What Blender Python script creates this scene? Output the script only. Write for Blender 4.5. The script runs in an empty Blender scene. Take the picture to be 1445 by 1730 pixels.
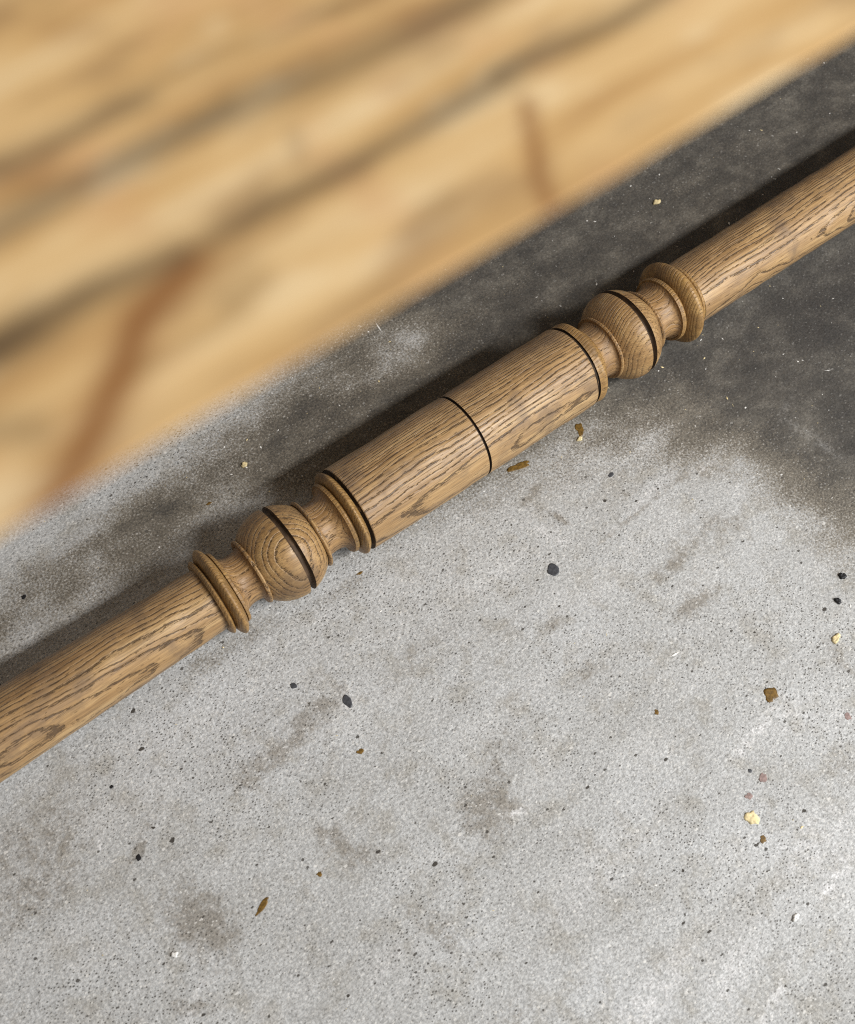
import bpy, bmesh, math, random
import numpy as np
from mathutils import Matrix, Vector

random.seed(7)
rng = np.random.default_rng(11)
S = bpy.context.scene
C = S.collection

# ------------------------------------------------------------------ camera
# world: X runs along the turned rail, Y across it towards the table, Z up
F = 1950.0                      # focal length in photograph pixels (1445 x 1730)
W, H = 1445.0, 1730.0
TILT = math.radians(20)         # how far the view leans off straight-down
R0 = 0.0395                     # resting height of the rail axis
A = Vector((5335, 3515, -1950)).normalized()          # rail direction, camera axes
cc = (Vector((0, 0, 1)) - A * A.z).normalized()
bb = cc.cross(A) * 1.0
if bb.y < 0: bb = -bb
N = (cc * math.cos(TILT) + bb * math.sin(TILT)).normalized()
Yv = N.cross(A)
M = Matrix((A, Yv, N))          # camera axes -> world axes
P0 = 0.886 * Vector(((789 - W / 2) / F, -(733 - H / 2) / F, -1))
cam_loc = -(M @ P0) + Vector((0, 0, R0))

cam = bpy.data.cameras.new('camera'); cam_o = bpy.data.objects.new('camera', cam); C.objects.link(cam_o)
cam_o.matrix_world = Matrix.Translation(cam_loc) @ M.to_4x4()
cam.sensor_fit = 'HORIZONTAL'; cam.sensor_width = 36.0; cam.lens = 36.0 * F / W
cam.clip_start = 0.01; cam.clip_end = 60
cam.dof.use_dof = True; cam.dof.focus_distance = 0.888; cam.dof.aperture_fstop = 10.5
S.camera = cam_o

def ray(px, py):
    return M @ Vector(((px - W / 2) / F, -(py - H / 2) / F, -1))
def on_floor(px, py):
    d = ray(px, py); t = -cam_loc.z / d.z
    return (cam_loc.x + d.x * t, cam_loc.y + d.y * t)

# ------------------------------------------------------------------ world and lamps (a workshop, lit from the viewer's side)
wd = bpy.data.worlds.new('World'); S.world = wd; wd.use_nodes = True
wd.node_tree.nodes['Background'].inputs['Color'].default_value = (0.99, 0.99, 0.99, 1)
wd.node_tree.nodes['Background'].inputs['Strength'].default_value = 0.25

def area(name, loc, target, size, power, color):
    l = bpy.data.lights.new(name, 'AREA'); l.shape = 'RECTANGLE'; l.size, l.size_y = size
    l.energy = power; l.color = color
    o = bpy.data.objects.new(name, l); C.objects.link(o); o.location = loc
    zc = (Vector(loc) - Vector(target)).normalized(); xc = (Vector((1, 0, 0)) - zc * zc.x).normalized()
    o.rotation_euler = Matrix((xc, zc.cross(xc), zc)).transposed().to_euler()
    return o
area('workshop_lamp', (0.72, -1.22, 1.66), (0.10, -0.05, 0), (1.15, 0.17), 44, (1.0, 0.975, 0.94))
area('doorway_light', (1.35, -2.0, 1.05), (0.1, -0.2, 0.0), (1.5, 1.6), 43, (0.91, 0.96, 1.0))

S.view_settings.view_transform = 'Standard'; S.view_settings.look = 'None'
S.view_settings.exposure = 0.0; S.view_settings.gamma = 1.0
S.render.engine = 'CYCLES'
S.cycles.max_bounces = 4; S.cycles.diffuse_bounces = 3; S.cycles.glossy_bounces = 2
S.cycles.use_denoising = False; S.cycles.use_adaptive_sampling = False; S.cycles.filter_width = 1.1

# ------------------------------------------------------------------ node helpers
class NT:
    def __init__(s, name, dim='3D'):
        s.dim = dim
        s.m = bpy.data.materials.new(name); s.m.use_nodes = True
        s.t = s.m.node_tree; s.b = s.t.nodes['Principled BSDF']
    def n(s, typ, **k):
        nd = s.t.nodes.new(typ)
        for a, v in k.items(): setattr(nd, a, v)
        return nd
    def put(s, sock, v):
        if isinstance(v, bpy.types.NodeSocket): s.t.links.new(v, sock)
        elif v is not None: sock.default_value = v
    def math(s, op, a, b=None, c=None, clamp=False):
        nd = s.n('ShaderNodeMath', operation=op, use_clamp=clamp)
        s.put(nd.inputs[0], a); s.put(nd.inputs[1], b); s.put(nd.inputs[2], c)
        return nd.outputs[0]
    def obj(s):
        return s.n('ShaderNodeTexCoord').outputs['Object']
    def map(s, v, scale=(1, 1, 1), loc=(0, 0, 0), rot=(0, 0, 0)):
        nd = s.n('ShaderNodeMapping'); s.put(nd.inputs['Vector'], v)
        nd.inputs['Scale'].default_value = scale; nd.inputs['Location'].default_value = loc; nd.inputs['Rotation'].default_value = rot
        return nd.outputs[0]
    def noise(s, v, scale, detail=3, rough=0.55, dist=0.0):
        nd = s.n('ShaderNodeTexNoise', noise_dimensions=s.dim); s.put(nd.inputs['Vector'], v)
        nd.inputs['Scale'].default_value = scale; nd.inputs['Detail'].default_value = detail
        nd.inputs['Roughness'].default_value = rough; nd.inputs['Distortion'].default_value = dist
        return nd.outputs['Fac']
    def voro(s, v, scale, feature='F1', rand=1.0):
        nd = s.n('ShaderNodeTexVoronoi', feature=feature, voronoi_dimensions=s.dim); s.put(nd.inputs['Vector'], v)
        nd.inputs['Scale'].default_value = scale; nd.inputs['Randomness'].default_value = rand
        return nd
    def step(s, v, a, b, to0=0.0, to1=1.0):
        nd = s.n('ShaderNodeMapRange', interpolation_type='SMOOTHSTEP')
        s.put(nd.inputs['Value'], v); s.put(nd.inputs['From Min'], a); s.put(nd.inputs['From Max'], b)
        s.put(nd.inputs['To Min'], to0); s.put(nd.inputs['To Max'], to1)
        return nd.outputs[0]
    def mix(s, f, a, b, mode='MIX'):
        nd = s.n('ShaderNodeMix', data_type='RGBA', blend_type=mode); nd.clamp_factor = True
        s.put(nd.inputs[0], f)
        s.put(nd.inputs[6], a if isinstance(a, bpy.types.NodeSocket) else (*a, 1))
        s.put(nd.inputs[7], b if isinstance(b, bpy.types.NodeSocket) else (*b, 1))
        return nd.outputs[2]
    def ramp(s, f, stops):
        nd = s.n('ShaderNodeValToRGB'); s.put(nd.inputs[0], f)
        e = nd.color_ramp.elements
        while len(e) < len(stops): e.new(0.5)
        for i, (p, c) in enumerate(stops):
            e[i].position = p; e[i].color = (*c, 1)
        return nd.outputs[0]
    def attr(s, name):
        return s.n('ShaderNodeAttribute', attribute_name=name).outputs['Fac']
    def bump(s, h, dist, strength=1.0, normal=None):
        nd = s.n('ShaderNodeBump'); s.put(nd.inputs['Height'], h)
        nd.inputs['Distance'].default_value = dist; nd.inputs['Strength'].default_value = strength
        if normal is not None: s.put(nd.inputs['Normal'], normal)
        return nd.outputs[0]
    def done(s, col, rough, normal=None, spec=0.5):
        s.put(s.b.inputs['Base Color'], col if isinstance(col, bpy.types.NodeSocket) else (*col, 1))
        s.put(s.b.inputs['Roughness'], rough); s.b.inputs['Specular IOR Level'].default_value = spec
        if normal is not None: s.put(s.b.inputs['Normal'], normal)
        return s.m

# ------------------------------------------------------------------ materials
def concrete():
    k = NT('stained_concrete', '2D'); p = k.obj()
    big = k.noise(p, 5.0, 5, 0.6); mid = k.noise(p, 38.0, 5, 0.65); gr = k.noise(p, 460.0, 3, 0.75)
    fib = k.noise(k.map(p, (1, 2.4, 1), rot=(0, 0, 0.5)), 360.0, 3, 0.7)
    col = k.ramp(big, [(0.28, (0.385, 0.385, 0.377)), (0.5, (0.450, 0.455, 0.452)), (0.74, (0.495, 0.505, 0.512))])
    trow = k.noise(k.map(p, (9, 26, 1), rot=(0, 0, 0.12)), 1.0, 4, 0.62)
    col = k.mix(k.math('MULTIPLY', k.step(mid, 0.46, 0.74), 0.8), col, (0.355, 0.342, 0.312))
    col = k.mix(k.math('MULTIPLY', k.step(trow, 0.50, 0.70), 0.32), col, (0.355, 0.350, 0.335))
    col = k.mix(k.math('MULTIPLY', k.step(trow, 0.50, 0.30), 0.32), col, (0.565, 0.568, 0.565))
    patch = k.step(k.noise(k.map(p, loc=(3, 8, 0)), 7.0, 3, 0.6), 0.48, 0.66)
    for rot, off in ((0.62, 0.0), (-0.75, 2.3), (1.25, 5.1)):
        sc = k.noise(k.map(p, (16, 520, 1), rot=(0, 0, rot), loc=(off, off, 0)), 1.0, 2, 0.6, 0.4)
        col = k.mix(k.math('MULTIPLY', k.math('MULTIPLY', k.step(sc, 0.735, 0.775), patch), 0.6), col, (0.68, 0.68, 0.68))
    # smears of brown dirt
    br = k.attr('brown'); brn = k.math('MULTIPLY', k.step(k.math('ADD', br, k.math('MULTIPLY', k.math('SUBTRACT', k.noise(p, 110, 5, 0.75), 0.5), 2.2)), 0.10, 0.95), k.step(br, 0.02, 0.40, 0.0, 0.58))
    col = k.mix(brn, col, (0.175, 0.145, 0.105))
    wt = k.math('MULTIPLY', k.attr('white'), k.step(k.noise(p, 160, 4, 0.7), 0.40, 0.60))
    col = k.mix(wt, col, (0.70, 0.70, 0.71))
    # dark overspray plus painted shade under the rail, mottled, its edge broken into specks
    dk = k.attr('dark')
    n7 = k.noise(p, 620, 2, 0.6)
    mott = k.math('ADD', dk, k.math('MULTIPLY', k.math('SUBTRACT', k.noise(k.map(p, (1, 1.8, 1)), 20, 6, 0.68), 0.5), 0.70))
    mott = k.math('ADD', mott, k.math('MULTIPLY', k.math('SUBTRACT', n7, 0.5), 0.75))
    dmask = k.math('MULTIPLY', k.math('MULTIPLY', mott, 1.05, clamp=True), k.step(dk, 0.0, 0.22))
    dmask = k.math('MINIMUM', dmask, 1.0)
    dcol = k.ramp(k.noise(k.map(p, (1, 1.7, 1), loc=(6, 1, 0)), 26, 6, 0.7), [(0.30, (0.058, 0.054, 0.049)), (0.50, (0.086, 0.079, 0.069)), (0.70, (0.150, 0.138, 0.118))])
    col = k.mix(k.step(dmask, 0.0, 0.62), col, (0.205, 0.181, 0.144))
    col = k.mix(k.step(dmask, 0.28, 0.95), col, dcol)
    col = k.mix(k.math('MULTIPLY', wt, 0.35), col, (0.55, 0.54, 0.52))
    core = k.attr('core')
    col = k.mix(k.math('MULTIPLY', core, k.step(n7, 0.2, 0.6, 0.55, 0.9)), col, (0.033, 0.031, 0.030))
    # salt-and-pepper of sand grains
    g = k.step(gr, 0.32, 0.68, 0.78, 1.20)
    g2 = k.step(fib, 0.30, 0.70, 0.84, 1.16)
    gg = k.math('MULTIPLY', g, g2)
    comb = k.n('ShaderNodeCombineColor')
    for i in range(3): k.put(comb.inputs[i], gg)
    col = k.mix(1.0, col, comb.outputs[0], 'MULTIPLY')
    # pores
    def pores(scale, dens, size, off):
        v = k.voro(k.map(p, (1, 1.55, 1), off, (0, 0, off[0] * 1.3)), scale)
        sep = k.n('ShaderNodeSeparateColor'); k.put(sep.inputs[0], v.outputs['Color'])
        keep = k.math('LESS_THAN', sep.outputs[0], dens)
        sz = k.math('MULTIPLY', sep.outputs[1], size)
        d = k.math('ADD', v.outputs['Distance'], k.math('MULTIPLY', k.math('SUBTRACT', k.noise(p, scale * 2.4, 2), 0.5), 0.42))
        sm = k.math('LESS_THAN', d, k.math('ADD', sz, 0.03))
        return k.math('MULTIPLY', keep, sm)
    pz = k.step(k.noise(p, 9.0, 3), 0.35, 0.65, 0.45, 1.0)
    p1 = k.math('MULTIPLY', pores(370, 0.50, 0.285, (0.6, 0, 0)), pz)
    p2 = pores(140, 0.065, 0.15, (3.1, 1.7, 0))
    p3 = pores(48, 0.05, 0.035, (1.3, 5.7, 0))
    pm = k.math('MAXIMUM', k.math('MULTIPLY', p1, 0.85), k.math('MAXIMUM', k.math('MULTIPLY', p2, 0.9), p3))
    col = k.mix(k.math('MULTIPLY', pm, k.math('SUBTRACT', 1.0, k.math('MULTIPLY', dmask, 0.75))), col, (0.060, 0.054, 0.047))
    # pale grains
    w1 = pores(300, 0.24, 0.27, (7.7, 2.9, 0)); w2 = pores(120, 0.04, 0.14, (9.1, 4.4, 0))
    wm = k.math('MAXIMUM', k.math('MULTIPLY', w1, 0.55), k.math('MULTIPLY', w2, 0.7))
    col = k.mix(k.math('MULTIPLY', wm, k.math('SUBTRACT', 1.0, k.math('MULTIPLY', dmask, 0.86))), col, (0.74, 0.73, 0.70))
    h = k.math('ADD', k.math('MULTIPLY', gr, 0.5), k.math('MULTIPLY', k.noise(p, 110, 4, 0.6), 1.3))
    return k.done(col, k.step(mid, 0.3, 0.7, 0.62, 0.86), k.bump(h, 0.0009, 0.65), 0.32)

def oak(name, tint=(1, 1, 1), seed=0.0, face=45, ringc=1.0):
    k = NT(name); p0 = k.obj()
    p = k.map(p0, loc=(seed, 0, 0))
    sep = k.n('ShaderNodeSeparateXYZ'); k.put(sep.inputs[0], p0)
    x, y, z = sep.outputs
    lw = k.noise(k.map(p, (3.2, 9, 9)), 1.0, 2, 0.5)
    lw2 = k.noise(k.map(p, (11, 26, 26), loc=(4, 2, 1)), 1.0, 2, 0.5)
    wig = k.math('ADD', k.math('MULTIPLY', k.math('SUBTRACT', lw, 0.5), 0.030), k.math('MULTIPLY', k.math('SUBTRACT', lw2, 0.5), 0.0046))
    wig = k.math('ADD', wig, k.math('MULTIPLY', k.math('SUBTRACT', k.noise(k.map(p, (95, 60, 60), loc=(1, 6, 3)), 1.0, 2, 0.6), 0.5), 0.0011))
    th = TILT + math.radians(face)
    PD = 0.105
    dy = k.math('ADD', y, -math.sin(th) * PD); dz = k.math('ADD', z, math.cos(th) * PD)
    rad = k.math('SQRT', k.math('ADD', k.math('MULTIPLY', dy, dy), k.math('MULTIPLY', dz, dz)))
    rad = k.math('ADD', rad, wig)
    rv = k.n('ShaderNodeCombineXYZ'); k.put(rv.inputs[0], rad)
    rad = k.math('ADD', rad, k.math('MULTIPLY', k.noise(rv.outputs[0], 190, 1), 0.0042))
    ringf = k.math('FRACT', k.math('DIVIDE', rad, 0.0026))
    early = k.math('MULTIPLY', k.step(ringf, 0.0, 0.10), k.step(ringf, 0.16, 0.50, 1.0, 0.0))
    # open pores, drawn out along the grain
    po = k.noise(k.map(p, (125, 1150, 1150)), 1.0, 2, 0.6, 0.3)
    po2 = k.noise(k.map(p, (80, 900, 900), loc=(9, 4, 4)), 1.0, 2, 0.55, 0.35)
    thr = k.math('SUBTRACT', 0.690, k.math('MULTIPLY', early, 0.215 * ringc))
    pm = k.step(k.math('SUBTRACT', po, thr), 0.0, 0.075)
    thr2 = k.math('SUBTRACT', 0.735, k.math('MULTIPLY', early, 0.235 * ringc))
    pm2 = k.step(k.math('SUBTRACT', po2, thr2), 0.0, 0.06)
    ck = k.noise(k.map(p, (16, 480, 480), loc=(5, 1, 7)), 1.0, 2, 0.6, 0.2)
    pm3 = k.step(ck, 0.655, 0.70)
    pores = k.math('MAXIMUM', k.math('MAXIMUM', pm, pm2), k.math('MULTIPLY', pm3, 0.5))
    base = k.noise(k.map(p, (7, 110, 110)), 1.0, 5, 0.68)
    fine = k.noise(k.map(p, (40, 1300, 1300), loc=(2, 2, 2)), 1.0, 2, 0.6)
    blotch = k.noise(p, 26, 4, 0.6)
    col = k.ramp(base, [(0.30, (0.250, 0.143, 0.060)), (0.50, (0.412, 0.254, 0.112)), (0.70, (0.555, 0.375, 0.182))])
    col = k.mix(k.math('MULTIPLY', early, 0.24), col, (0.205, 0.122, 0.056))
    col = k.mix(k.math('MULTIPLY', k.step(fine, 0.42, 0.64), 0.58), col, (0.175, 0.105, 0.052))
    # grey-brown wear left by the old finish
    col = k.mix(k.math('MULTIPLY', k.step(blotch, 0.52, 0.70), 0.66), col, (0.165, 0.108, 0.066))
    knot = k.noise(k.map(p, (60, 170, 170), loc=(3, 3, 8)), 1.0, 3, 0.6)
    col = k.mix(k.math('MULTIPLY', k.step(knot, 0.70, 0.76), 0.75), col, (0.075, 0.045, 0.025))
    col = k.mix(k.math('MULTIPLY', pores, 0.76), col, (0.066, 0.038, 0.020))
    col = k.mix(1.0, col, tint, 'MULTIPLY')
    hh = k.math('SUBTRACT', k.math('MULTIPLY', fine, 0.25), pores)
    hh = k.math('SUBTRACT', hh, k.math('MULTIPLY', early, 0.35))
    return k.done(col, k.step(blotch, 0.3, 0.7, 0.36, 0.56), k.bump(hh, 0.0007, 0.9), 0.5)

def burnt(name='burnt_line', lift=1.0):
    k = NT(name); p = k.obj()
    n = k.noise(k.map(p, (300, 120, 120)), 1.0, 4, 0.65)
    col = k.ramp(n, [(0.35, tuple(lift * v for v in (0.020, 0.013, 0.008))), (0.60, tuple(lift * v for v in (0.042, 0.026, 0.015))), (0.68, (0.19, 0.118, 0.058))])
    return k.done(col, 0.7, k.bump(n, 0.0004, 0.6), 0.3)

def pine():
    k = NT('old_pine'); p = k.obj()
    q = k.map(p, (1.0, 8.0, 8.0))
    n1 = k.noise(k.map(p, (1.6, 10.0, 10.0), loc=(2.7, 0.4, 0)), 9, 4, 0.55, 0.4); n2 = k.noise(k.map(p, (2.0, 70, 70)), 3, 4, 0.6); n3 = k.noise(p, 34, 3, 0.55)
    col = k.ramp(n1, [(0.30, (0.40, 0.228, 0.090)), (0.46, (0.560, 0.352, 0.146)), (0.57, (0.650, 0.445, 0.215)), (0.70, (0.73, 0.555, 0.325))])
    col = k.mix(k.math('MULTIPLY', k.step(n2, 0.5, 0.75), 0.35), col, (0.40, 0.245, 0.10))
    col = k.mix(k.math('MULTIPLY', k.step(n3, 0.5, 0.72), 0.7), col, (0.57, 0.325, 0.155))
    n4 = k.noise(k.map(p, (28, 85, 85), loc=(4, 4, 4)), 1.0, 3, 0.6)
    col = k.mix(k.math('MULTIPLY', k.step(n4, 0.52, 0.70), 0.55), col, (0.29, 0.172, 0.077))
    col = k.mix(k.math('MULTIPLY', k.step(n4, 0.46, 0.30), 0.7), col, (0.74, 0.57, 0.335))
    col = k.mix(k.attr('rust'), col, (0.22, 0.085, 0.022))
    st = k.math('MULTIPLY', k.attr('streak'), k.step(k.noise(k.map(p, (1, 2.5, 1)), 30, 3, 0.6), 0.25, 0.6, 0.75, 1.0))
    col = k.mix(st, col, (0.055, 0.034, 0.019))
    return k.done(col, 0.68, k.bump(n2, 0.0005, 0.4), 0.3)

def flat(name, col, rough=0.5, var=0.3, scale=400):
    k = NT(name); n = k.noise(k.obj(), scale, 3, 0.6)
    c2 = tuple(v * (1 - var) for v in col); c3 = tuple(min(1, v * (1 + var)) for v in col)
    return k.done(k.ramp(n, [(0.35, c2), (0.65, c3)]), rough, k.bump(n, 0.0001, 0.5), 0.4)

MAT = dict(floor=concrete(), oak=oak('aged_oak'), collar=oak('aged_oak_varnished', (0.88, 0.82, 0.62), 0.13, 62, 0.25),
           neck=oak('aged_oak_worn', (0.86, 0.81, 0.74), 0.37, 30, 0.55), ball=oak('aged_oak_ball', (0.92, 0.89, 0.80), 0.0, 16, 0.85), ball2=oak('aged_oak_ball_plain', (0.90, 0.86, 0.77), 0.6, 70, 0.55),
           burnt=burnt(), stained=burnt('stained_groove', 2.6), pine=pine(),
           slate=flat('grey_paint', (0.055, 0.058, 0.066), 0.45), black=flat('black_grit', (0.012, 0.012, 0.014), 0.5),
           amber=flat('dried_varnish', (0.150, 0.085, 0.018), 0.42, 0.45), cream=flat('cream_filler', (0.72, 0.60, 0.34), 0.7),
           white=flat('white_plaster', (0.78, 0.77, 0.74), 0.8, 0.12), rust=flat('reddish_paint', (0.285, 0.205, 0.190), 0.8))

# ------------------------------------------------------------------ object helpers
def mesh_obj(name, verts, faces, mat, parent=None, smooth=True):
    me = bpy.data.meshes.new(name); me.from_pydata(verts, [], faces); me.update()
    if smooth: me.polygons.foreach_set('use_smooth', [True] * len(me.polygons))
    me.materials.append(mat)
    o = bpy.data.objects.new(name, me); C.objects.link(o)
    if parent is not None: o.parent = parent
    return o
def tag(o, label=None, cat=None, group=None, kind=None):
    if label: o['label'] = label
    if cat: o['category'] = cat
    if group: o['group'] = group
    if kind: o['kind'] = kind
    return o
def put_attr(o, name, vals):
    a = o.data.attributes.new(name, 'FLOAT', 'POINT'); a.data.foreach_set('value', np.ascontiguousarray(vals, dtype=np.float32))

# ------------------------------------------------------------------ the floor, one sheet, fine where it is seen
def axis_pts(lo, hi, fine, far):
    core = np.arange(lo, hi + fine / 2, fine)
    g = np.array([0.03, 0.09, 0.2, 0.45, 0.9, far])
    return np.concatenate([(lo - g)[::-1], core, hi + g])
xs = axis_pts(-0.50, 0.95, 0.0026, 2.6); ys = axis_pts(-0.62, 0.50, 0.0026, 2.6)
GX, GY = np.meshgrid(xs, ys); nx, ny = len(xs), len(ys)
fx, fy = GX.ravel(), GY.ravel()

def wnoise(x, y, scale, seed):            # smooth value noise in metres
    r = np.random.default_rng(seed).random((64, 64))
    u, v = x / scale + 1000, y / scale + 1000
    iu, iv = np.floor(u).astype(int), np.floor(v).astype(int); a, b = u - iu, v - iv
    a = a * a * (3 - 2 * a); b = b * b * (3 - 2 * b)
    g = lambda i, j: r[i % 64, j % 64]
    return (g(iu, iv) * (1 - a) + g(iu + 1, iv) * a) * (1 - b) + (g(iu, iv + 1) * (1 - a) + g(iu + 1, iv + 1) * a) * b
def sstep(v, a, b):
    t = np.clip((v - a) / (b - a), 0, 1); return t * t * (3 - 2 * t)
def seg_dist(x, y, pts):
    d = np.full(x.shape, 1e9)
    for (x0, y0), (x1, y1) in zip(pts[:-1], pts[1:]):
        dx, dy = x1 - x0, y1 - y0; L = dx * dx + dy * dy + 1e-12
        t = np.clip(((x - x0) * dx + (y - y0) * dy) / L, 0, 1)
        d = np.minimum(d, np.hypot(x - x0 - t * dx, y - y0 - t * dy))
    return d
def inside(x, y, pts):
    c = np.zeros(x.shape, bool)
    for (x0, y0), (x1, y1) in zip(pts, pts[1:] + pts[:1]):
        if y0 == y1: continue
        c ^= ((y0 > y) != (y1 > y)) & (x < (x1 - x0) * (y - y0) / (y1 - y0) + x0)
    return c
PXM = 0.886 / F                           # metres per photograph pixel near the rail
def blob(cx, cy, rx, ry, ang, power=1.0):
    """soft-edged patch: photograph position of its centre, radii in photograph pixels, turned by ang"""
    X, Y = on_floor(cx, cy); c, s = math.cos(math.radians(ang)), math.sin(math.radians(ang))
    dx, dy = fx - X, fy - Y
    u, v = (dx * c + dy * s) / (rx * PXM), (-dx * s + dy * c) / (ry * PXM)
    wob = 0.35 * (wnoise(fx, fy, 0.022, 5) - 0.5) + 0.3 * (wnoise(fx, fy, 0.009, 6) - 0.5)
    return np.exp(-(np.maximum(u * u + v * v + wob * 1.2, 0)) * power)

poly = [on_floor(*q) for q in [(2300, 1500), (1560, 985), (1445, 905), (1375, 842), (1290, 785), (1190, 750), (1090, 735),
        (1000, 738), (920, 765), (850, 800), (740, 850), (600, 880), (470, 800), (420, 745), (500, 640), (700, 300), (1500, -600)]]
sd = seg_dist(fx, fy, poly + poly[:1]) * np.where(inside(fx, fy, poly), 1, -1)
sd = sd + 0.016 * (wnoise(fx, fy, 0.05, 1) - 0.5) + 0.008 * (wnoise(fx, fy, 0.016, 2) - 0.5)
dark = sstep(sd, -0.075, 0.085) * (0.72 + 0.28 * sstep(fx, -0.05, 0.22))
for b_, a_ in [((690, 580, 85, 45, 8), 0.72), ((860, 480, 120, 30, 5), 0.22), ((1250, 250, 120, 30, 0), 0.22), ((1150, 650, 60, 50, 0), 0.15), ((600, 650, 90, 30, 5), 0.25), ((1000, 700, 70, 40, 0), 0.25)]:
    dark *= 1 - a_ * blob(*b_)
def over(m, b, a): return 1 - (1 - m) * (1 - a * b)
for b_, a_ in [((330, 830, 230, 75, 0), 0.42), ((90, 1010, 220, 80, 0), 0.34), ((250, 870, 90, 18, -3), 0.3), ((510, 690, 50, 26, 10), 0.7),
               ((240, 900, 120, 40, -5), 0.2), ((390, 1090, 90, 26, 0), 0.34), ((560, 1010, 90, 16, -2), 0.22), ((130, 1290, 130, 30, 0), 0.14)]:  # darker strip towards the table; soft shade under the rail painted into the floor
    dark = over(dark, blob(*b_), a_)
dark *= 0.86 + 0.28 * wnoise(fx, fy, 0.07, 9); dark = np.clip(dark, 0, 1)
brown = np.zeros_like(fx)
for b_, a_ in [((520, 1220, 95, 22, 12), .55), ((830, 1365, 60, 42, 20), .5), ((340, 1560, 42, 70, 10), .7), ((1170, 1022, 42, 16, 0), .7),
               ((590, 1440, 46, 20, -45), .5), ((560, 1405, 26, 12, -30), .6), ((1130, 960, 40, 14, 10), .35), ((930, 1060, 24, 14, 0), .4), ((1060, 880, 90, 4.5, 3), .55),
               ((1000, 1130, 60, 30, 0), .3), ((850, 1250, 90, 40, 30), .28), ((100, 1400, 120, 50, 10), .20), ((60, 1520, 90, 40, 10), .22), ((230, 1440, 20, 9, 30), .7),
               ((740, 1570, 22, 55, 15), .4), ((935, 870, 8, 40, 20), .55), ((1220, 890, 60, 26, -20), .35), ((1060, 830, 30, 10, 0), .4),
               ((900, 830, 40, 12, 20), .5), ((860, 1720, 60, 20, 0), .35), ((330, 1700, 30, 14, -40), .6), ((1410, 1100, 20, 60, 0), .35), ((1435, 1300, 25, 40, 0), .3),
               ((690, 1120, 90, 24, 10), .3), ((430, 1300, 60, 24, 10), .4), ((250, 1380, 40, 16, 20), .3), ((1180, 800, 90, 20, -15), .4)]:
    brown = over(brown, blob(*b_), min(1, a_ * 1.45))
brown = np.clip(brown + 0.22 * sstep(wnoise(fx, fy, 0.085, 21), 0.55, 0.95), 0, 1)
white = np.zeros_like(fx)
for b_, a_ in [((1275, 1240, 60, 7, 12), 1.0), ((875, 1372, 18, 6, -25), 1.0), ((1100, 830, 90, 5, 10), .5), ((330, 1690, 60, 5, 35), .5), ((170, 1420, 26, 5, 60), .7), ((1000, 1480, 110, 30, 5), .3), ((1380, 1430, 90, 40, 0), .35), ((1240, 1640, 70, 26, 20), .5), ((1090, 1700, 120, 24, 8), .55), ((1410, 1490, 50, 8, 8), .9),
               ((1310, 1690, 55, 7, 20), .9), ((650, 1630, 40, 16, 0), .4), ((680, 585, 40, 22, 10), .35), ((935, 905, 8, 30, 25), .9), ((1340, 1210, 36, 30, 0), .35),
               ((1375, 740, 52, 8, -75), .85), ((1330, 690, 24, 7, 20), .5), ((1190, 790, 24, 6, -10), .6), ((1430, 1210, 24, 24, 0), .3), ((590, 1190, 16, 10, 0), .4), ((1120, 735, 80, 16, 0), .22)]:
    white = over(white, blob(*b_), a_)

fz = 0.0009 * (wnoise(fx, fy, 0.12, 31) - 0.5) + 0.0004 * (wnoise(fx, fy, 0.03, 32) - 0.5) - 0.0008
idx = np.arange(nx * ny).reshape(ny, nx)
quads = np.stack([idx[:-1, :-1], idx[:-1, 1:], idx[1:, 1:], idx[1:, :-1]], -1).reshape(-1, 4)
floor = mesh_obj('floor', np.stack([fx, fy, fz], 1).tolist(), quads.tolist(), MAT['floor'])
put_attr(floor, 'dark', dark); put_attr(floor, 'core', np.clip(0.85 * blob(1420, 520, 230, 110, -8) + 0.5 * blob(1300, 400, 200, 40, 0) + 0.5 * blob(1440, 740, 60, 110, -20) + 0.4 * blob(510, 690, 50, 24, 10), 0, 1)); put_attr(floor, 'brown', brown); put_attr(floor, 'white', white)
tag(floor, 'grey pitted concrete floor with dark overspray, painted-in shade under the rail and brown smears', kind='structure')

# ------------------------------------------------------------------ the turned oak rail
def s_of(px, py):
    """distance along the rail of the photograph point nearest its axis"""
    dl = max(0.0, 4 + (px - 370) * 0.0142) if -50 < px < 1400 else 0.0
    px, py = px - dl * 0.841, py + dl * 0.540
    a2 = Vector((P0.x / -P0.z * F + W / 2, -P0.y / -P0.z * F + H / 2)); v2 = Vector((6057, -2650)) - a2
    t = (Vector((px, py)) - a2).dot(v2) / v2.length_squared
    q = a2 + v2 * t
    d = Vector(((q.x - W / 2) / F, -(q.y - H / 2) / F, -1))
    # closest point of the axis to the ray d
    a, b_, c_ = 1.0, A.dot(d), d.dot(d); w = P0
    s = (b_ * d.dot(w) - c_ * A.dot(w)) / (a * c_ - b_ * b_)
    return s
def rad_of(px, py, half):
    p = P0 + A * s_of(px, py)
    return half * (-p.z) / F * 1.0
def st(px, py, half): return (s_of(px, py), rad_of(px, py, half))

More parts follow.
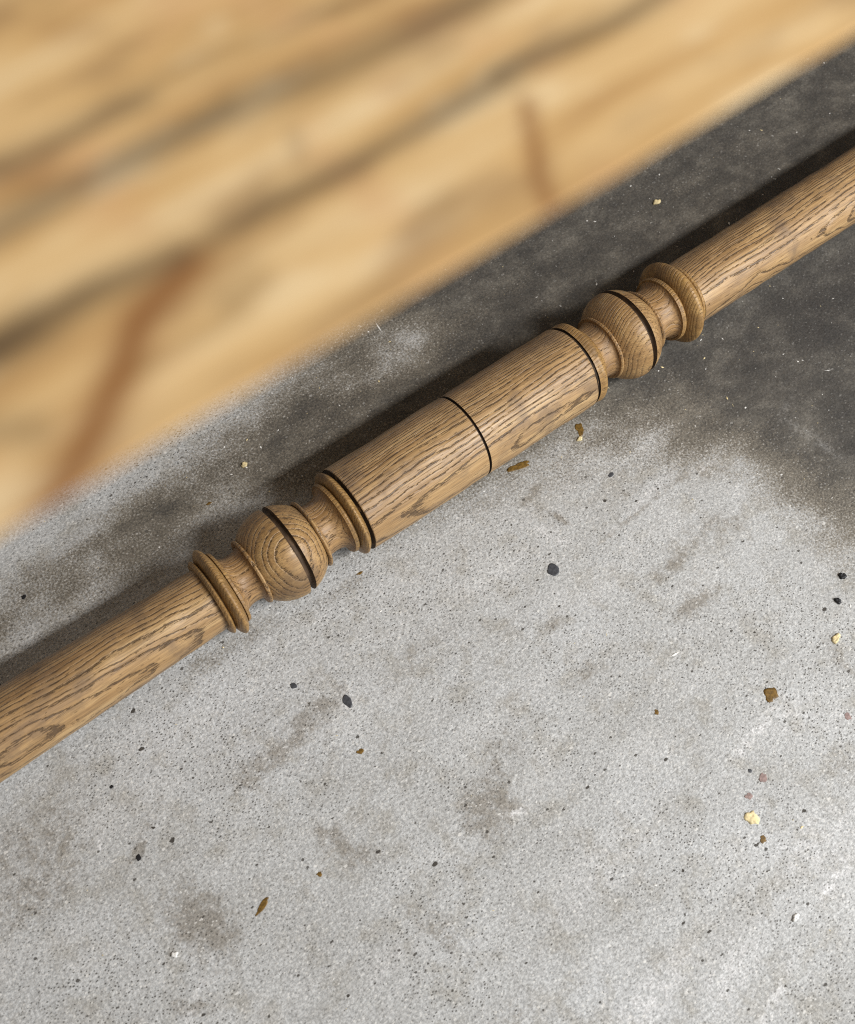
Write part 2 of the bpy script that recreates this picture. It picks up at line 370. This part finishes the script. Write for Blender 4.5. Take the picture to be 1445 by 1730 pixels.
rail = bpy.data.objects.new('turned_rail', None); C.objects.link(rail); rail.location = (0, 0, R0)
rail.empty_display_size = 0.05
tag(rail, 'long turned oak rail with two balls and ring collars, lying on the concrete', 'turned rail')
SEG = 112
def lathe(name, prof, mat, seed=0, rough=0.00012, cap0=False, cap1=False, parent=None):
    runs = prof if isinstance(prof[0], list) else [prof]
    vs, fs = [], []
    r_ = random.Random(seed)
    ph = [(r_.uniform(0, 6.28), r_.uniform(0, 6.28), r_.choice([2, 3, 5, 7]), r_.uniform(40, 160)) for _ in range(5)]
    for run in runs:
        o0 = len(vs)
        for s, r in run:
            s, r = float(s), float(r)
            for j in range(SEG):
                a = 2 * math.pi * j / SEG
                e = sum(math.sin(m * a + p + f * s) * math.sin(q + f * 0.7 * s) for p, q, m, f in ph) * rough
                vs.append((s, math.cos(a) * (r + e), math.sin(a) * (r + e)))
        for i in range(len(run) - 1):
            for j in range(SEG):
                j2 = (j + 1) % SEG
                fs.append((o0 + i * SEG + j, o0 + (i + 1) * SEG + j, o0 + (i + 1) * SEG + j2, o0 + i * SEG + j2))
    if cap0: fs.append(tuple(range(SEG)))
    if cap1: fs.append(tuple(len(vs) - SEG + j for j in range(SEG))[::-1])
    o = mesh_obj(name, vs, fs, mat, parent or rail)
    o.data.set_sharp_from_angle(angle=math.radians(42))
    return o
def lin(a, b, n): return [(a[0] + (b[0] - a[0]) * i / n, a[1] + (b[1] - a[1]) * i / n) for i in range(n + 1)]
def bead(s0, r0, s1, r1, rmax, n=18, pw=0.72):
    """rounded bead from (s0,r0) to (s1,r1) rising to rmax"""
    out = []
    for i in range(n + 1):
        t = i / n; b = math.sin(math.pi * t) ** pw
        base = r0 + (r1 - r0) * t
        out.append((s0 + (s1 - s0) * t, base + (rmax - base) * b))
    return out
def cove(s0, r0, s1, r1, rmin, n=20, at=0.5):
    out = []
    for i in range(n + 1):
        t = i / n
        w = t / at if t < at else (1 - t) / (1 - at)
        b = math.sqrt(max(0, 1 - (1 - w) ** 2))
        base = r0 if t < at else r1
        out.append((s0 + (s1 - s0) * t, base + (rmin - base) * b))
    return out
def arc_ball(s0, r0, s1, r1, rmax, n=44):
    out = []; m = (s0 + s1) / 2; hw = (s1 - s0) / 2
    # ellipse through the ends
    k0 = math.sqrt(max(1e-6, 1 - (min(r0, r1) / rmax) ** 2)); a = hw / k0
    for i in range(n + 1):
        s = s0 + (s1 - s0) * i / n
        out.append((s, rmax * math.sqrt(max(0, 1 - ((s - m) / a) ** 2))))
    return out
def split_groove(prof, g, w, depth):
    """cut a V-bottomed groove at g: profile left of it, groove, right of it"""
    rr = lambda s: np.interp(s, [q[0] for q in prof], [q[1] for q in prof])
    L = [q for q in prof if q[0] < g - w] + [(g - w, rr(g - w))]
    R = [(g + w, rr(g + w))] + [q for q in prof if q[0] > g + w]
    m = rr(g) - depth
    G = [(g - w, rr(g - w)), (g - w * 0.8, m + depth * 0.25), (g - w * 0.4, m), (g + w * 0.4, m), (g + w * 0.8, m + depth * 0.25), (g + w, rr(g + w))]
    return L, G, R

# left end: shaft
sA = st(357, 1010, 58); sEnd = st(0, 1240, 70)
lathe('shaft', [(sEnd[0] - 0.30, sEnd[1] * 1.05)] + lin((sEnd[0] - 0.02, sEnd[1]), sA, 40), MAT['oak'], 1, 0.00016, cap0=True)
# left collar: small fillet, bead, fillet
f0 = st(358, 1008, 68); f1 = st(364, 1004, 72)
b0 = st(365, 1004, 61); b1 = st(386, 990, 60); bm = rad_of(374, 1000, 83)
g0 = st(386, 990, 67); g1 = st(391, 987, 66)
lathe('collar', [sA, (sA[0] + 0.0002, f0[1])] + bead(sA[0] + 0.0003, f0[1], b0[0], b0[1], f1[1], 6) + bead(b0[0] + .0002, b0[1], b1[0], b1[1], bm) +
      [(b1[0] + .0003, g0[1] - .0030), (g0[0], g0[1])] + lin((g0[0] + .0003, g0[1] + .0003), g1, 3), MAT['collar'], 2)
# left neck
h0 = st(427, 965, 56)
lathe('neck', [g1, (g1[0] + .0002, g1[1] - .0035)] + cove(g1[0] + .0004, g1[1] - .0035, h0[0], h0[1] - .0022, rad_of(410, 976, 46), at=0.55), MAT['neck'], 3)
# left ball with fillets either side and a burnt groove
h1 = st(433, 962, 60); h2 = st(528, 901, 61); h3 = st(534, 897, 59)
fil = lathe('fillet', [(h0[0], h0[1] - .0022), (h0[0] + .0002, h1[1])] + bead(h0[0] + .0003, h1[1], h1[0], h1[1] - .0008, h1[1] + .0007, 6), MAT['ball'], 4)
ball = arc_ball(h1[0], h1[1] - .0008, h2[0], h2[1] - .0008, rad_of(482, 930, 83))
gL = s_of(489, 926)
a_, g_, c_ = split_groove(ball, gL, 0.0026, 0.0042)
bl = lathe('ball', [a_, c_], MAT['ball'], 5); fil.parent = bl
lathe('burnt_groove', g_, MAT['stained'], 5, 0.00028, parent=bl)
lathe('fillet', [(h2[0], h2[1] - .0008)] + bead(h2[0] + .0002, h2[1] - .0004, h3[0], h3[1], h2[1] + .0010, 8), MAT['ball'], 6, parent=bl)
# second neck
i0 = st(570, 874, 62)
lathe('neck', [h3, (h3[0] + .0002, h3[1] - .0035)] + cove(h3[0] + .0004, h3[1] - .0035, i0[0], i0[1], rad_of(548, 888, 47), at=0.42), MAT['neck'], 7)
# barrel with its end beads and three burnt lines
i1 = st(575, 871, 66); j0 = st(578, 869, 60); j1 = st(592, 860, 72)
lathe('collar', [i0, (i0[0] + .0001, i1[1] - .0003)] + bead(i0[0] + .0002, i1[1] - .0003, j0[0], j0[1], i1[1] + .0003, 6) + bead(j0[0] + .0002, j0[1], j1[0], j1[1], rad_of(584, 865, 79.5)), MAT['collar'], 8)
k0 = st(596, 858, 79); k1 = st(972, 614, 74.8)
gr0 = lathe('burnt_groove', [j1, (j1[0] + .0003, j1[1] - .0012), (k0[0] - .0004, k0[1] - .0030), (k0[0], k0[1] - .0004)], MAT['burnt'], 9, .00008)
barrel = [(k0[0], k0[1] - .0004), (k0[0] + .0005, k0[1])] + lin((k0[0] + .001, k0[1]), (k1[0] - .001, k1[1]), 60) + [(k1[0], k1[1] - .0004)]
gB = s_of(790, 732)
a_, g_, c_ = split_groove(barrel, gB, 0.0011, 0.0020)
ba = lathe('barrel', [a_, c_], MAT['oak'], 10, .00016); gr0.parent = ba
lathe('burnt_groove', g_, MAT['burnt'], 10, .00016, parent=ba)
l0 = st(977, 611, 72.5)
lathe('burnt_groove', [(k1[0], k1[1] - .0004), (k1[0] + .0005, k1[1] - .0022), (l0[0] - .0003, l0[1] - .0014), l0], MAT['burnt'], 11, .00006, parent=ba)
l1 = st(993, 600, 60); l2 = st(999, 597, 56)
lathe('collar', bead(l0[0], l0[1], l1[0], l1[1], rad_of(983, 607, 74), 14, 0.6) + lin((l1[0] + .0003, l1[1] + .0004), l2, 3), MAT['collar'], 12)
# third neck
m0 = st(1022, 581, 51)
lathe('neck', [l2, (l2[0] + .0002, l2[1] - .0022)] + cove(l2[0] + .0004, l2[1] - .0022, m0[0], m0[1], rad_of(1010, 589, 47), at=0.45), MAT['neck'], 13)
# right ball
m1 = st(1027, 578, 56); n0 = st(1092, 536, 56); n1 = st(1097, 533, 54)
fil = lathe('fillet', [m0, (m0[0] + .0002, m1[1])] + bead(m0[0] + .0003, m1[1], m1[0], m1[1] - .0006, m1[1] + .0008, 6), MAT['ball2'], 14)
ball = arc_ball(m1[0], m1[1] - .0006, n0[0], n0[1] - .0006, rad_of(1058, 558, 78.5))
gR = s_of(1064, 554)
a_, g_, c_ = split_groove(ball, gR, 0.0025, 0.0042)
bl = lathe('ball', [a_, c_], MAT['ball2'], 15); fil.parent = bl
lathe('burnt_groove', g_, MAT['stained'], 15, .00028, parent=bl)
lathe('fillet', [(n0[0], n0[1] - .0006)] + bead(n0[0] + .0002, n0[1] - .0004, n1[0], n1[1], n0[1] + .0006, 8), MAT['ball2'], 16, parent=bl)
# fourth neck and right collar
o0 = st(1124, 513, 53)
lathe('neck', [n1, (n1[0] + .0002, n1[1] - .0028)] + cove(n1[0] + .0004, n1[1] - .0028, o0[0], o0[1], rad_of(1106, 525, 45.5), at=0.4), MAT['neck'], 17)
o1 = st(1129, 510, 57); q0 = st(1132, 508, 53); q1 = st(1156, 492, 54); q2 = st(1162, 488, 56)
lathe('collar', [o0, (o0[0] + .0001, o1[1])] + bead(o0[0] + .0002, o1[1], q0[0], q0[1], o1[1] + .0006, 6) + bead(q0[0] + .0003, q0[1], q1[0], q1[1], rad_of(1144, 500, 74)) +
      bead(q1[0] + .0002, q1[1], q2[0], q2[1] + .0003, q2[1] + .0012, 6), MAT['collar'], 18)
r1 = st(1445, 312, 54.5)
lathe('shaft', lin((q2[0], q2[1] + .0003), r1, 50) + [(r1[0] + 0.35, r1[1] * 1.04)], MAT['oak'], 19, .00016, cap1=True)

# ------------------------------------------------------------------ the table whose top leans into the picture, out of focus
HT = cam_loc.z - 0.128            # height of its top
TH = 0.018
d = ray(722, 488)
YE = cam_loc.y + d.y * (HT - .0012 - cam_loc.z) / d.z     # its near edge
XC = cam_loc.x
table = bpy.data.objects.new('table', None); C.objects.link(table); table.location = (XC, YE, 0)
tag(table, 'old pine table with its golden streaky top seen close and out of focus', 'table')
def on_table(px, py):
    d = ray(px, py); t = (HT - cam_loc.z) / d.z
    return (cam_loc.x + d.x * t - XC, cam_loc.y + d.y * t - YE)
TX = np.concatenate([[-1.0, -0.6, -0.35], np.arange(-0.22, 0.3601, 0.002), [0.5, 0.8, 1.2]])
def plank(y0, w, front=False, detail=False):
    # outline across the board, from the foot of its near face over the rounded arris to its far side
    r = 0.0005
    prof = [(0.016, -TH + .0005), (0.0006, -r)]
    prof += [(r - r * math.cos(a), -r + r * math.sin(a)) for a in (math.pi / 8, math.pi / 4, 3 * math.pi / 8)]
    prof += [(y, 0.0) for y in (np.arange(r, w - .004, 0.0025) if detail else np.array([r, w * .5, w - .004]))]
    prof += [(w - .0015, -.0012), (w - .001, -TH + .001), (w * .5, -TH), (0.018, -TH)]
    xs_ = TX if detail else np.array([-1.0, -0.5, 0, 0.6, 1.2])
    n, m = len(xs_), len(prof)
    nick = 0.0003 * (wnoise(xs_, xs_ * 0, 0.012, 71) - 0.5) + 0.0004 * (wnoise(xs_, xs_ * 0, 0.05, 72) - 0.5) if detail else xs_ * 0
    vs = [(x, y0 + p[0] + (e if p[0] < .02 else 0), HT + p[1]) for x, e in zip(xs_, nick) for p in prof]
    fs = [(i * m + j, i * m + (j + 1) % m, (i + 1) * m + (j + 1) % m, (i + 1) * m + j) for i in range(n - 1) for j in range(m)]
    fs += [tuple(range(m))[::-1], tuple((n - 1) * m + j for j in range(m))]
    o = mesh_obj('plank', vs, fs, MAT['pine'], table, smooth=False)
    st_ = np.zeros(n * m); ru = np.zeros(n * m)
    if detail:
        X = np.repeat(xs_, m); P = np.tile(np.array(prof), (n, 1))
        U = P[:, 0]
        wob = 0.0022 * (wnoise(X, U * 3, 0.02, 51) - 0.5)
        def line(pts, wd_px, amt, arr):
            q = [on_table(*p) for p in pts]; wd_ = wd_px * 1.3 * 0.145 / F
            dd = seg_dist(X, U + wob, q)
            return np.maximum(arr, min(1, amt * 1.32) * np.exp(-(dd / wd_) ** 2))
        for pts, w_, a_ in [
            ([(-150, 655), (0, 588), (70, 548)], 34, .85), ([(60, 555), (150, 503), (300, 430)], 26, .9), ([(290, 430), (420, 365), (583, 280)], 20, .62),
            ([(583, 280), (722, 200), (860, 125)], 20, .6), ([(840, 130), (960, 70), (1130, -25)], 20, .62), ([(440, 345), (590, 285)], 30, .35),
            ([(-150, 465), (0, 388), (140, 315)], 26, .6), ([(120, 325), (277, 248), (400, 190)], 22, .72), ([(400, 190), (555, 122), (722, 39), (850, -30)], 34, .50),
            ([(-100, 320), (0, 285), (120, 225), (205, 178), (250, 165)], 18, .55), ([(190, 185), (240, 172)], 22, .5), ([(230, 165), (380, 95), (560, 10), (640, -40)], 14, .4),
            ([(380, 505), (440, 470)], 20, .3), ([(490, 215), (500, 260)], 14, .25), ([(-60, 735), (60, 725)], 24, .35), ([(690, 390), (760, 330)], 16, .16), ([(250, 620), (420, 520)], 14, .2)]:
            st_ = line(pts, w_, a_, st_)
        for pts, w_, a_ in [([(330, 450), (240, 540), (205, 640), (150, 735), (70, 880)], 30, .72), ([(165, 720), (50, 930)], 46, .5), ([(885, 170), (900, 240), (905, 290), (925, 345)], 14, .62),
                            ([(100, 60), (160, 50)], 30, .25), ([(700, 30), (800, 10)], 40, .25), ([(0, 320), (60, 300)], 40, .35), ([(420, 690), (560, 610)], 20, .22)]:
            ru = line(pts, w_, a_, ru)
    put_attr(o, 'streak', st_); put_attr(o, 'rust', ru)
    return o
plank(0.0, 0.20, detail=True)
for i in range(3): plank(0.202 + i * 0.202, 0.20)
def box(name, x0, x1, y0, y1, z0, z1, mat, parent, bev=0.003):
    bm = bmesh.new(); bmesh.ops.create_cube(bm, size=1.0)
    for v in bm.verts: v.co = ((x0 + x1) / 2 + v.co.x * (x1 - x0), (y0 + y1) / 2 + v.co.y * (y1 - y0), (z0 + z1) / 2 + v.co.z * (z1 - z0))
    bmesh.ops.bevel(bm, geom=bm.edges[:], offset=bev, segments=2, affect='EDGES')
    me = bpy.data.meshes.new(name); bm.to_mesh(me); bm.free(); me.materials.append(mat)
    o = bpy.data.objects.new(name, me); C.objects.link(o); o.parent = parent; return o
zt = HT - TH - 0.0005
for (x, y) in ((-0.93, 0.13), (1.05, 0.13), (-0.93, 0.70), (1.05, 0.70)): box('leg', x, x + .075, y, y + .075, 0, zt, MAT['pine'], table)
for y in (0.15, 0.725): box('apron', -0.853, 1.048, y, y + .022, zt - .09, zt - .0005, MAT['pine'], table)

# ------------------------------------------------------------------ dried spots on the floor (stuck to it) and loose bits
def fz_at(X, Y):
    i = int(np.clip(np.searchsorted(xs, X), 0, nx - 1)); j = int(np.clip(np.searchsorted(ys, Y), 0, ny - 1))
    return float(fz[j * nx + i])
def splat(name, px, py, w, h, ang, thick, mat, seed, parent=None, wob=0.22, jag=0.0, n=22):
    r_ = random.Random(seed); X, Y = on_floor(px, py)
    w *= PXM / 2; h *= PXM / 2; ca, sa = math.cos(math.radians(ang)), math.sin(math.radians(ang))
    ph = [(k, r_.uniform(0, 6.28), wob / k ** 0.6 * r_.uniform(.5, 1)) for k in (2, 3, 4, 6)]
    vs = []
    for fr, zz in ((1.0, -.0003), (0.97, thick * .55), (0.78, thick), (0.4, thick * 0.92)):
        for j in range(n):
            a = 2 * math.pi * j / n
            k = 1 + sum(q * math.sin(m * a + p) for m, p, q in ph) + r_.uniform(-jag, jag)
            u, v = math.cos(a) * w * k * fr, math.sin(a) * h * k * fr
            vs.append((u * ca - v * sa, u * sa + v * ca, zz + (r_.uniform(-.2, .2) * thick if zz > 0 else 0)))
    vs.append((0, 0, thick * .85))
    fs = [(i * n + j, i * n + (j + 1) % n, (i + 1) * n + (j + 1) % n, (i + 1) * n + j) for i in range(3) for j in range(n)]
    fs += [(3 * n + j, 3 * n + (j + 1) % n, 4 * n) for j in range(n)]; fs.append(tuple(range(n))[::-1])
    o = mesh_obj(name, vs, fs, mat, parent); o.location = (X, Y, fz_at(X, Y) + .0001); return o
for i, (nm, px, py, w, h, a, t, m) in enumerate([
    ('varnish_drip', 877, 787, 42, 14, -16, .0006, 'amber'), ('varnish_drip', 980, 724, 15, 27, -33, .0006, 'amber'), ('varnish_drip', 1303, 1173, 21, 26, -33, .0007, 'amber'),
    ('varnish_drip', 609, 1269, 12, 8, -30, .0005, 'amber'), ('varnish_drip', 1110, 1203, 8, 8, 0, .0005, 'amber'), ('varnish_drip', 443, 1531, 32, 8, 20, .0005, 'amber'),
    ('varnish_drip', 540, 1477, 8, 7, 0, .0005, 'amber'), ('varnish_drip', 1290, 1418, 11, 10, 40, .0005, 'amber'), ('varnish_drip', 608, 968, 10, 5, -10, .0005, 'amber'),
    ('varnish_drip', 353, 850, 9, 5, 0, .0005, 'amber'),
    ('paint_drip', 935, 962, 22, 22, 10, .0011, 'slate'), ('paint_drip', 587, 1184, 14, 22, -3, .0011, 'slate'), ('paint_drip', 496, 1158, 10, 11, 0, .0009, 'slate'),
    ('paint_drip', 1033, 801, 12, 8, 0, .0008, 'slate'), ('paint_drip', 188, 1329, 6, 6, 0, .0006, 'black'), ('paint_drip', 40, 1008, 9, 7, 0, .0006, 'black'),
    ('paint_drip', 234, 1449, 9, 9, 0, .0007, 'black'), ('paint_drip', 1268, 1302, 6, 7, 0, .0006, 'slate'),
    ('paint_spot', 1290, 1314, 16, 12, 40, .0004, 'rust'), ('paint_spot', 1433, 1210, 11, 12, 0, .0004, 'rust'), ('paint_spot', 1266, 1345, 12, 10, 0, .0003, 'rust')]):
    splat(nm, px, py, w, h, a, t * 0.13, MAT[m], 100 + i, floor, 0.26 if m != 'slate' else 0.14, 0.10 if m in ('rust', 'amber') else 0.03)
for i, (nm, px, py, w, h, a, t, m, lab, cat) in enumerate([
    ('filler_crumb', 1271, 1382, 21, 21, 0, .0008, 'cream', 'largest pale yellow crumb on the bare concrete at lower right', 'crumb'),
    ('filler_crumb', 1110, 341, 15, 11, 0, .0018, 'cream', 'pale yellow crumb on the dark floor between table edge and rail', 'crumb'),
    ('filler_crumb', 413, 785, 12, 9, 0, .0016, 'cream', 'small yellowish crumb left of the rail, near the table edge', 'crumb'),
    ('filler_crumb', 1413, 1079, 18, 12, 0, .0016, 'cream', 'pale yellow crumb near the right border, below the black grit', 'crumb'),
    ('filler_crumb', 980, 741, 11, 8, 0, .0014, 'cream', 'tiny cream crumb just below the amber drip beside the rail', 'crumb'),
    ('plaster_chip', 1345, 1550, 13, 8, 10, .0016, 'white', 'small white plaster chip on the floor near the lower right corner', 'chip'),
    ('plaster_chip', 295, 1613, 9, 9, 0, .0016, 'white', 'small white chip on the floor below the brown smear at lower left', 'chip'),
    ('black_grit', 1424, 973, 12, 12, 30, .0020, 'black', 'upper of two black grit specks near the right border', 'grit'),
    ('black_grit', 1416, 1015, 8, 14, 20, .0018, 'black', 'lower of two black grit specks near the right border', 'grit')]):
    tag(splat(nm, px, py, w, h, a, t, MAT[m], 300 + i, None, 0.27, 0.12), lab, cat)

# dust and crumbs too many to count, thicker over the dark patch
def crumbs(name, count, mat, lo, hi, on_dark, seed):
    r_ = random.Random(seed); vs, fs = [], []
    while len(vs) < count * 6:
        px, py = r_.uniform(-60, 1520), r_.uniform(20, 1790)
        X, Y = on_floor(px, py)
        i = int(np.clip(np.searchsorted(xs, X), 0, nx - 1)); j = int(np.clip(np.searchsorted(ys, Y), 0, ny - 1))
        dv = dark[j * nx + i]
        if r_.random() > (dv * on_dark + (1 - on_dark) * 0.5): continue
        s = lo * (hi / lo) ** (r_.random() ** 2.2); el = r_.uniform(1, 2.6) if r_.random() > .05 else r_.uniform(4, 10); a = r_.uniform(0, 6.28)
        b = len(vs); z = fz[j * nx + i]
        for u, v, w in ((el, 0, .35), (-el, .2, .35), (0, 1, .4), (.2, -1, .4), (0.1, 0.1, 1.0), (0, 0, -.3)):
            u += r_.uniform(-.25, .25); v += r_.uniform(-.25, .25)
            vs.append((X + s * (u * math.cos(a) - v * math.sin(a)), Y + s * (u * math.sin(a) + v * math.cos(a)), z + s * w * .8))
        for q in ((0, 2, 4), (2, 1, 4), (1, 3, 4), (3, 0, 4), (2, 0, 5), (1, 2, 5), (3, 1, 5), (0, 3, 5)): fs.append(tuple(b + t for t in q))
    o = mesh_obj(name, vs, fs, mat, None, False)
    return o
tag(crumbs('plaster_dust', 380, MAT['white'], .00016, .0010, 0.9, 41), 'scattered pale plaster dust and crumbs, thickest on the dark floor', 'dust', kind='stuff')
tag(crumbs('wood_dust', 200, MAT['cream'], .00015, .0008, 0.8, 42), 'fine straw-coloured sanding dust strewn over the floor', 'dust', kind='stuff')
